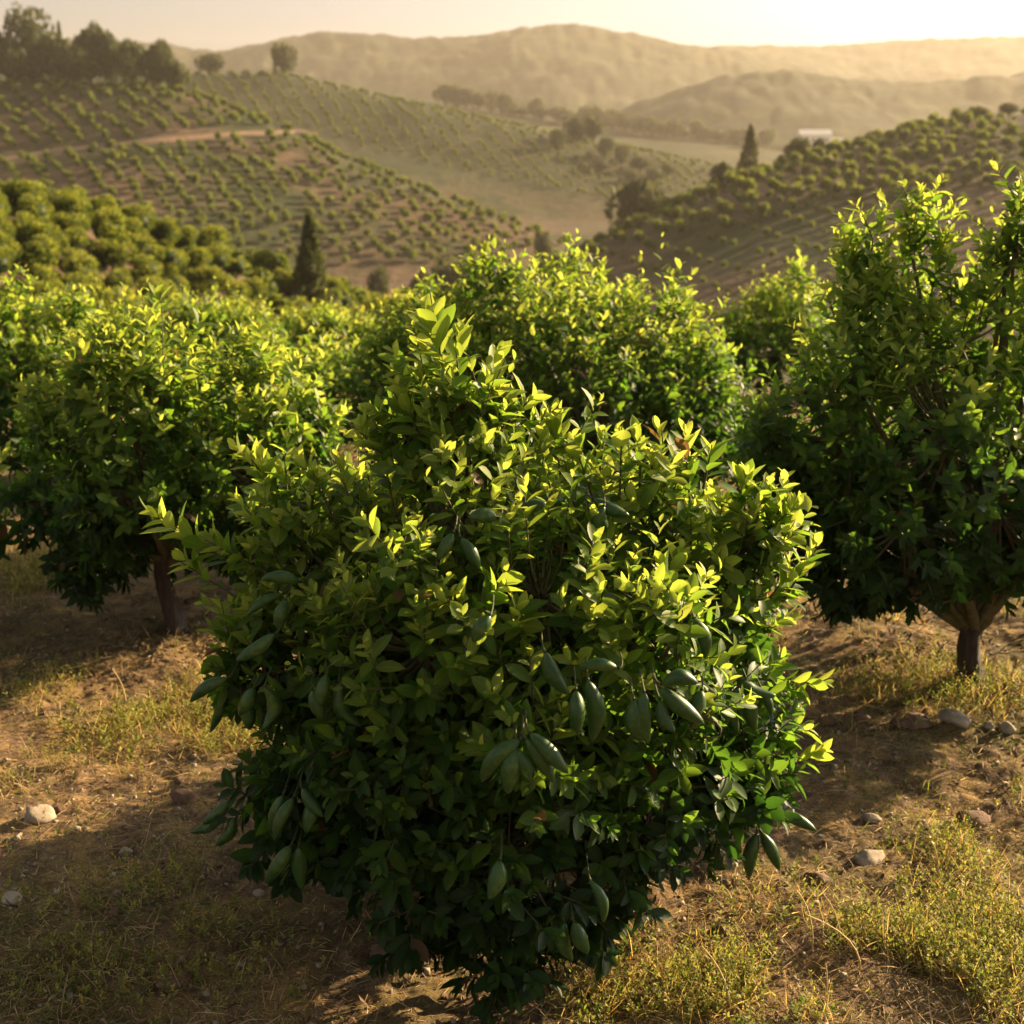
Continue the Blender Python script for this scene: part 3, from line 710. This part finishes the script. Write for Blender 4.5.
# woodland and landmark trees
gw = np.random.default_rng(14)
WOODP = {'round': [proto(gw, 1300, .22, 1., .95, 1.0, .10, clump=9) for _ in range(3)],
         'open': [proto(gw, 900, .20, 1., 1.0, 1.9, .09, clump=11, core=False)],
         'cone': [proto(gw, 1800, .16, .55, 1.2, 1.2, .08, 'cone')]}
wood_me = {k: [(mesh_data('crown', *c[:2], M_wood_far, c[2]), mesh_data('trunk', *t, M_bark)) for c, t in v] for k, v in WOODP.items()}
def wild(px, pyb, y, wpx, hpx, kind, label, name='tree', cat='tree', group=None):
    P = W(px, pyb, y); z = float(height(P[0], y)); dep = y * math.cos(TH)
    ww = wpx / FPX * dep / 2; hh = hpx / FPX * dep
    pm = wood_me[kind][int(gw.integers(len(wood_me[kind])))]
    full = {'round': 1.85, 'open': 2.8, 'cone': 2.35}[kind]; rxx = {'round': .98, 'open': .98, 'cone': .52}[kind]
    top = P[2] + hh; sz = max((top - z) / full, .3)
    root = empty(name, (P[0], y, z)); root.scale = (ww / rxx, ww / rxx, sz); root.rotation_euler = (0, 0, gw.random() * 6.28)
    add('crown', pm[0], root); add('trunk', pm[1], root); prop(root, label, cat, group); return root
# hilltop wood on the left (px centre, base py, depth, width, height)
G1 = 'trees of the hilltop wood at upper left'
for px, b, y, w, h, k, lab in [
    (32,86,372,46,78,'open','tallest tree of the hilltop wood with airy open crown'),
    (8,84,368,34,50,'round','dark round tree at the left frame edge of the hilltop wood'),
    (52,84,364,54,46,'round','broad dark tree below the tall open-crowned tree'),
    (92,82,362,40,56,'round','rounded tree in the middle of the hilltop wood with highest solid crown'),
    (75,90,356,44,42,'round','brownish tree in front of the middle of the hilltop wood'),
    (112,84,360,30,50,'round','narrow-crowned tree right of the middle of the hilltop wood'),
    (133,84,356,34,40,'round','dark tree near the right end of the hilltop wood'),
    (158,84,352,36,42,'round','dark tree second from the right end of the hilltop wood'),
    (178,84,350,26,26,'round','lowest tree at the right end of the hilltop wood'),
    (24,90,360,40,34,'round','low dark bushy tree at the left front of the hilltop wood'),
    (62,66,375,14,40,'cone','small pointed conifer behind the tall open-crowned tree')]:
    wild(px, b, y, w, h, k, lab, group=G1)
wild(210,72,556,32,20,'round','low grey-green clump of tree left of the lone ridge tree')
wild(285,74,550,30,28,'round','lone dark tree standing on the crest of the middle ridge')
wild(311,276,84,44,60,'cone','pointed dark conifer at the foot of the near left slope','conifer_tree')
wild(748,190,232,27,62,'cone','tall slim cypress standing behind the right hill crest','cypress_tree')
wild(637,219,226,60,46,'round','big dark round tree beyond the left end of the right hill')
wild(543,252,270,22,20,'round','small round tree in the valley left of the big dark round tree')
wild(455,302,190,54,42,'round','dark bushy tree in the shaded valley below the left hill')
wild(420,290,200,28,22,'round','brownish shrub left of the dark bushy valley tree', 'shrub','shrub')
wild(378,288,205,26,20,'round','pale brown shrub in valley nearest the pointed conifer', 'shrub','shrub')
for px, b, w, h, lab in [(722,196,26,46,'leftmost round tree along the right hill crest'),(797,166,26,34,'wide low tree second along the right hill crest'),(818,160,16,30,'small tree third along the right hill crest'),
                         (873,146,18,18,'small bush halfway up the right hill crest'),(912,136,26,20,'round tree standing on the crest of the right hill below two others'),(978,122,24,18,'dark round tree near the top of the right hill crest'),(1008,116,22,16,'topmost round tree of the right hill crest at frame edge')]:
    y = float(np.interp(px, [700,780,850,930,1024], [208,216,224,230,236])); wild(px, b, y + 1.5, w, h * .8, 'round', lab, 'crest_tree')
# belts of trees on the ridges behind
for i, px in enumerate(np.concatenate([np.arange(446, 540, 11.), np.arange(545, 770, 10.)])):
    y = float(np.interp(px, [400,560,760], [858,818,778])); b = float(np.interp(px, [446,560,650,760], [106,122,134,150]))
    wild(px + gw.normal() * 2, b + 4, y + gw.normal() * 6, 17 + gw.random() * 9, (27 if px < 505 else 20) + gw.normal() * 3, 'round', 'hazy dark tree in the long tree belt beyond the middle ridge', group='trees of the long belt beyond the middle ridge')
for px, py, w, h in [(558,150,20,20),(575,142,26,26),(592,143,24,26),(606,158,20,20),(622,164,20,18),(640,172,20,16),(655,182,20,16),(668,176,18,14),(602,172,18,12),(630,182,18,12)]:
    wild(px, py, float(hits([px], [py], ymin=380)[0][0][1]), w, h, 'round', 'bushy brownish tree of the thicket on the middle ridge flank', group='trees of the thicket on the middle ridge flank')

# white farm building far down the valley
def box(V, F, x0, x1, y0, y1, z0, z1):
    o = len(V); V += [(x0,y0,z0),(x1,y0,z0),(x1,y1,z0),(x0,y1,z0),(x0,y0,z1),(x1,y0,z1),(x1,y1,z1),(x0,y1,z1)]
    F += [(o,o+3,o+2,o+1),(o+4,o+5,o+6,o+7),(o,o+1,o+5,o+4),(o+1,o+2,o+6,o+5),(o+2,o+3,o+7,o+6),(o+3,o,o+4,o+7)]
hb = hits([816], [145], ymin=500)[0][0]
root = empty('farm_building', tuple(hb)); root.scale = (1.15, 1.15, 1.15); prop(root, 'white farm building far down the hazy valley', 'building')
V, F = [], []; box(V, F, -9, 7, -4, 6, -3, 5.0); add('wall', mesh_data('wall', np.array(V, float), np.array(F), M_white, smooth=False), root)
V, F = [], []; box(V, F, 7.05, 14, -3, 5, -3, 3.2); add('annexe_wall', mesh_data('annexe_wall', np.array(V, float), np.array(F), M_white, smooth=False), root)
V = np.array([(-9.4,-4.5,5.01),(7.4,-4.5,5.01),(7.4,6.5,5.01),(-9.4,6.5,5.01),(-9.4,1,7.6),(7.4,1,7.6)]); 
add('roof', mesh_data('roof', V, [np.array([[0,1,5,4],[2,3,4,5],[3,2,1,0]]), np.array([[0,4,3],[1,2,5]])], M_roof, smooth=False), root)
for x in (-6.5, -2.5, 1.5, 5):
    V, F = [], []; box(V, F, x - .6, x + .6, -4.06, -4.003, 1.6, 3.2); add('window', mesh_data('window', np.array(V), np.array(F), M_dark, smooth=False), root)

# ------------------------------------------------------------------ stones
g = np.random.default_rng(9)
def stone(px, py, wpx, flat, m, label, name='stone'):
    p = ground_at(px, py); r = wpx / FPX * p[1] * .55
    k, s = 12, 18; th = np.linspace(.04, np.pi - .04, k); ang = np.linspace(0, 2 * np.pi, s, endpoint=False)
    T, A = np.meshgrid(th, ang, indexing='ij'); n = np.stack([np.sin(T) * np.cos(A), np.sin(T) * np.sin(A), np.cos(T)], -1)
    sd = g.random(3) * 50
    rr = 1 + .55 * fbm(n[..., 0] * 1.1 + sd[0] + n[..., 2], n[..., 1] * 1.1 + sd[1] - n[..., 2] * .7, 3, 3)
    for _ in range(5):                    # facets
        f = nrm(g.normal(size=3)); c = .70 + .15 * g.random(); dt = n @ f; rr = np.where(dt * rr > c, c / np.maximum(dt, .1), rr)
    V = (n * rr[..., None] * np.array([1, .8, flat]) * r).reshape(-1, 3); V[:, 2] += r * flat * .5
    i = np.arange(k - 1)[:, None]; j = np.arange(s)[None, :]; j2 = (j + 1) % s
    F = np.stack([i * s + j, (i + 1) * s + j, (i + 1) * s + j2, i * s + j2], -1).reshape(-1, 4)
    caps = [np.array([list(range(s))]), np.array([list(range((k - 1) * s, k * s))[::-1]])]
    o = add(name, mesh_data(name, V, [F] + caps, m), None, tuple(p)); o.rotation_euler = (0, 0, g.normal() * .4)
    prop(o, label, 'stone')
for a in [(40,826,36,.62,M_stone,'biggest pale stone, on the bare soil at lower left'),(127,864,15,.8,M_stone,'small rounded pale stone right of the biggest pale one'),
          (138,862,8,.8,M_clod,'tiny reddish stone touching the small rounded pale one'),(186,808,24,.7,M_clod,'reddish stone beside the lower left fruit of the fruiting tree'),
          (180,786,12,.6,M_clod,'small reddish stone just behind the reddish one near the fruit'),(14,912,28,.35,M_stone,'flat pale slab of stone at the left frame edge'),
          (176,994,42,.5,M_clod,'large flat brown stone at the bottom left corner area'),(60,812,14,.6,M_clod,'small brown stone just behind the biggest pale stone'),
          (868,858,34,.45,M_stone,'oval flat stone in the shade right of the fruiting tree'),(872,816,20,.45,M_stone,'smaller flat stone behind the oval flat stone'),
          (860,720,22,.55,M_clod,'brown stone at the left end of the stone row before the right trunk'),(912,724,40,.4,M_clod,'long low brown stone in the row before the right trunk'),
          (956,726,32,.45,M_stone,'wide pale stone in the row before the right trunk'),(988,728,12,.8,M_stone,'small pale pebble between two stones near the right trunk'),
          (1006,731,16,.8,M_stone,'round pale stone at the right end of the row before the right trunk'),(974,816,40,.5,M_clod,'reddish flat stone next to the yellow weeds at right'),
          (642,1006,30,.7,M_clod,'rounded reddish stone at the bottom edge under the fruiting tree'),(818,884,28,.5,M_clod,'brown stone half sunk at lower right of the fruiting tree'),
          (380,966,30,.6,M_clod,'dark brown stone in shade at the foot of the fruiting tree'),(118,930,16,.5,M_clod,'small brown stone among green weeds at lower left'),
          (260,905,14,.5,M_stone,'small stone in the shade under the lower left branches'),(720,940,18,.6,M_clod,'reddish stone by the edge of the sunlit weeds at bottom')]:
    stone(*a)

# ------------------------------------------------------------------ ground litter, grass and weeds
g = np.random.default_rng(17)
def scatter(n, ymin, ymax, pw=1.6):
    y = ymin + (ymax - ymin) * g.random(n) ** pw; x = (g.random(n) * 2 - 1) * (y * .40 + .35)
    return x, y
def blades(n, ymin, ymax, lmin, lmax, w, flat, mask, tintf, pw=1.6, thick=None):
    x, y = scatter(n, ymin, ymax, pw); k = mask(x, y) > g.random(n) if mask is not None else np.ones(n, bool); x, y = x[k], y[k]; n = len(x)
    z = height(x, y); a = g.random(n) * 6.283; el = flat(n)
    d = np.stack([np.cos(a) * np.cos(el), np.sin(a) * np.cos(el), np.sin(el)], -1)
    L = lmin + (lmax - lmin) * g.random(n) ** 2
    up = nrm(np.stack([0 * a, 0 * a, 1 + 0 * a], -1) + g.normal(size=(n, 3)) * .5)
    return leaves(np.stack([x, y, z + .002], -1), d, up, L, np.full(n, w) * (.7 + .6 * g.random(n)), .15 + .5 * g.random(n), tintf(n), 4)
patch = lambda s, f, lo, hi: (lambda x, y: np.clip((fbm(x / f, y / f, s, 3) - lo) / (hi - lo), 0, 1))
def weedmask(x, y):
    px, py, _ = project(np.stack([x, y, 0 * x], -1))
    m = np.zeros_like(x)
    for cx, cyy, rx, ry, a in [(170,712,190,34,.9),(30,745,80,40,.6),(140,935,110,60,.45),(960,955,150,60,.75),(800,1000,170,45,.9),(1000,850,70,50,.6),(860,615,110,24,.6),(930,690,110,24,.7),(600,1010,60,30,.3),(30,570,60,26,.7),(250,700,60,20,.5)]:
        m = np.maximum(m, a * np.exp(-(((px - cx) / rx) ** 2 + ((py - cyy) / ry) ** 2)))
    return m * np.clip(.35 + 2.2 * fbm(x / .33, y / .33, 53, 3), 0, 1)
S1 = blades(120000, 3.3, 13, .02, .10, .0032, lambda n: np.abs(g.normal(size=n)) * .22, lambda x, y: .25 + .75 * patch(41, .8, -.3, .25)(x, y), lambda n: g.random(n) ** 1.3)
S2 = blades(16000, 3.3, 12, .05, .17, .0022, lambda n: .3 + np.abs(g.normal(size=n)) * .5, patch(43, .7, -.15, .4), lambda n: .3 + .7 * g.random(n))
V, F, A = join([S1, S2])
prop(add('dry_grass', mesh_data('dry_grass', V, F, M_straw, A)), 'dry straw and dead grass scattered over the brown soil', 'dry grass', kind='stuff')
S3 = blades(230000, 3.4, 10, .035, .13, .003, lambda n: .5 + .9 * g.random(n), lambda x, y: np.clip(weedmask(x, y) * 1.2, 0, 1) * (y > 3.4) * np.where((x < 0) & (y < 5.3), .12, 1.), lambda n: .45 + .55 * g.random(n), 1.3)
V, F, A = join([S3])
prop(add('standing_dry_grass', mesh_data('standing_dry_grass', V, F, M_gold, A)), 'thin pale golden grass standing among the weeds', 'dry grass', kind='stuff')
S = [blades(42000, 3.3, 11, .02, .07, .0042, lambda n: .5 + .6 * g.random(n), patch(47, .9, -.05, .45), lambda n: g.random(n) * .7)]
V, F, A = join(S)
prop(add('grass', mesh_data('grass', V, F, M_weed, A)), 'short green grass sprouting in patches between the trees', 'grass', kind='stuff')

def weeds(n, seed):
    g = np.random.default_rng(seed); y = 3.4 + 5.6 * g.random(n * 14) ** 1.4; x = (g.random(n * 14) * 2 - 1) * (y * .4 + .2)
    k = weedmask(x, y) > g.random(len(x)) * 1.0; x, y = x[k][:n], y[k][:n]; n = len(x)
    hgt = .05 + .13 * g.random(n) ** 1.5; base = np.stack([x, y, height(x, y)], -1)
    d = nrm(np.stack([g.normal(size=n) * .35, g.normal(size=n) * .35, np.ones(n)], -1))
    return shoots(base, d, hgt, 10, .017, .35 + .65 * g.random(n), g, 4, .5, 0., .9)
V, F, A = weeds(6500, 71)
prop(add('weeds', mesh_data('weeds', V, F, M_weed, A)), 'low leafy green and yellow weeds growing in clumps on the soil', 'weeds', kind='stuff')

# fallen leaves under the trees
n = 5200; cc = np.array([[mb[0], mb[1], 1.3], [b2[0], b2[1], 1.3], [b1[0], b1[1], 1.2]]); w = g.integers(3, size=n); a = g.random(n) * 6.283; q = np.abs(g.normal(size=n)) * cc[w, 2] * .75
x = cc[w, 0] + np.cos(a) * q; y = cc[w, 1] + np.sin(a) * q; d = np.stack([np.cos(a * 7), np.sin(a * 7), .15 * g.normal(size=n)], -1)
V, F, A = leaves(np.stack([x, y, height(x, y) + .008], -1), d, nrm(np.array([0, 0, 1.]) + g.normal(size=(n, 3)) * .4), .025 + .02 * g.random(n), .012 + .006 * g.random(n), .5 * g.normal(size=n), g.random(n), 4)
prop(add('leaf_litter', mesh_data('leaf_litter', V, F, noise_material('dead_leaf', [(.3, (.06, .035, .02)), (.55, (.15, .09, .045)), (.8, (.30, .21, .10))], 9, .8, .2, .002), A)), 'dry fallen leaves lying on the soil below the trees', 'leaf litter', kind='stuff')

# pebbles and crumbs of soil
n = 5000; x, y = scatter(n, 3.3, 12); r = .003 + .014 * g.random(n) ** 4
u = nrm(np.array([(1,1,1),(-1,-1,1),(-1,1,-1),(1,-1,-1),(1,1,-1),(-1,-1,-1),(-1,1,1),(1,-1,1)], float))
cube = np.array([(-1,-1,-1),(1,-1,-1),(1,1,-1),(-1,1,-1),(-1,-1,1),(1,-1,1),(1,1,1),(-1,1,1)], float) * .6
cf = np.array([(0,3,2,1),(4,5,6,7),(0,1,5,4),(1,2,6,5),(2,3,7,6),(3,0,4,7)])
V = cube[None] * (1 + .35 * g.normal(size=(n, 8, 3))) * r[:, None, None] + np.stack([x, y, height(x, y)], -1)[:, None]
F = (cf[None] + (np.arange(n) * 8)[:, None, None]).reshape(-1, 4)
prop(add('gravel', mesh_data('gravel', V.reshape(-1, 3), F, M_stone)), 'loose pebbles and crumbs of pale stone strewn over the soil', 'gravel', kind='stuff')

# tall flowering weed stalks, each its own plant
def stalk(px, py, hpx, lean, label, group, flower=True):
    p = ground_at(px, py); h = hpx / FPX * p[1] * 1.05
    root = empty('flowering_weed' if flower else 'dry_grass_stalk', tuple(p)); prop(root, label, 'weed', group)
    tip = np.array([lean * h, g.normal() * .1 * h, h])
    cv = bez((0, 0, -.01), (0, 0, h * .6), tip, 7); V, F = tubes([(cv, np.linspace(.0036, .002, 7))], 5)
    add('stem', mesh_data('stem', V, F, M_straw, {'tint': np.full(len(V), 1.)}), root)
    for q in range(5):
        V, F, A = leaves(cv[q + 1][None], nrm(np.array([[g.normal(), g.normal(), .4]])), np.array([[0, 0, 1.]]), np.array([.02]), np.array([.008]), np.array([.2]), np.array([.8]), 4)
        add('leaf', mesh_data('leaf', V, F, M_weed, A), root)
    if flower:
        m = 26; c = nrm(g.normal(size=(m, 3))); V, F, A = leaves(tip + c * .004, c + [0, 0, .3], nrm(g.normal(size=(m, 3))), np.full(m, .014), np.full(m, .010), np.full(m, .1), np.full(m, .9), 4)
        add('flower_head', mesh_data('flower_head', V, F, M_yellow, A), root)
for a in [(938,880,50,-.25),(962,858,36,.05),(994,850,60,.0),(900,905,44,.05),(1012,800,24,.1),(996,925,30,-.1),(1018,935,34,-.1),(982,905,24,.1),(936,838,0,0)]:
    if a[2]: stalk(*a, 'thin yellow-flowered weed stalk rising from the sunlit weeds at lower right', 'yellow flowered weed stalks at lower right')
for a in [(812,960,84,-.3),(840,950,56,-.35),(860,980,70,-.9),(826,1015,60,-.1),(730,1020,80,-.4),(948,960,50,-.4)]:
    stalk(*a, 'bare dry grass stalk leaning over the lower right weeds', 'dry grass stalks at lower right', False)
for a in [(126,700,36,-.35),(112,720,24,.1),(172,690,24,-.1),(150,700,18,0),(60,712,16,0),(204,680,26,-.3)]:
    stalk(*a, 'thin dry stalk standing in the sunlit strip of weeds at left', 'dry stalks in the sunlit strip at left', False)

# ------------------------------------------------------------------ haze
HAZE = 1
if HAZE:
    m, nt, n, l = mat('haze_air')
    pv = N(n, 'VolumePrincipled'); pv.inputs['Color'].default_value = (.82, .74, .62, 1); pv.inputs['Density'].default_value = .00017
    pv.inputs['Anisotropy'].default_value = .4
    o = N(n, 'OutputMaterial'); l.new(pv.outputs[0], o.inputs['Volume'])
    V, F = [], []; box(V, F, -2950, 2950, -2950, 2950, -60, 142)
    h = add('haze', mesh_data('haze', np.array(V, float), np.array(F), m, smooth=False)); prop(h, 'warm golden haze filling the valley air', 'haze', kind='stuff')
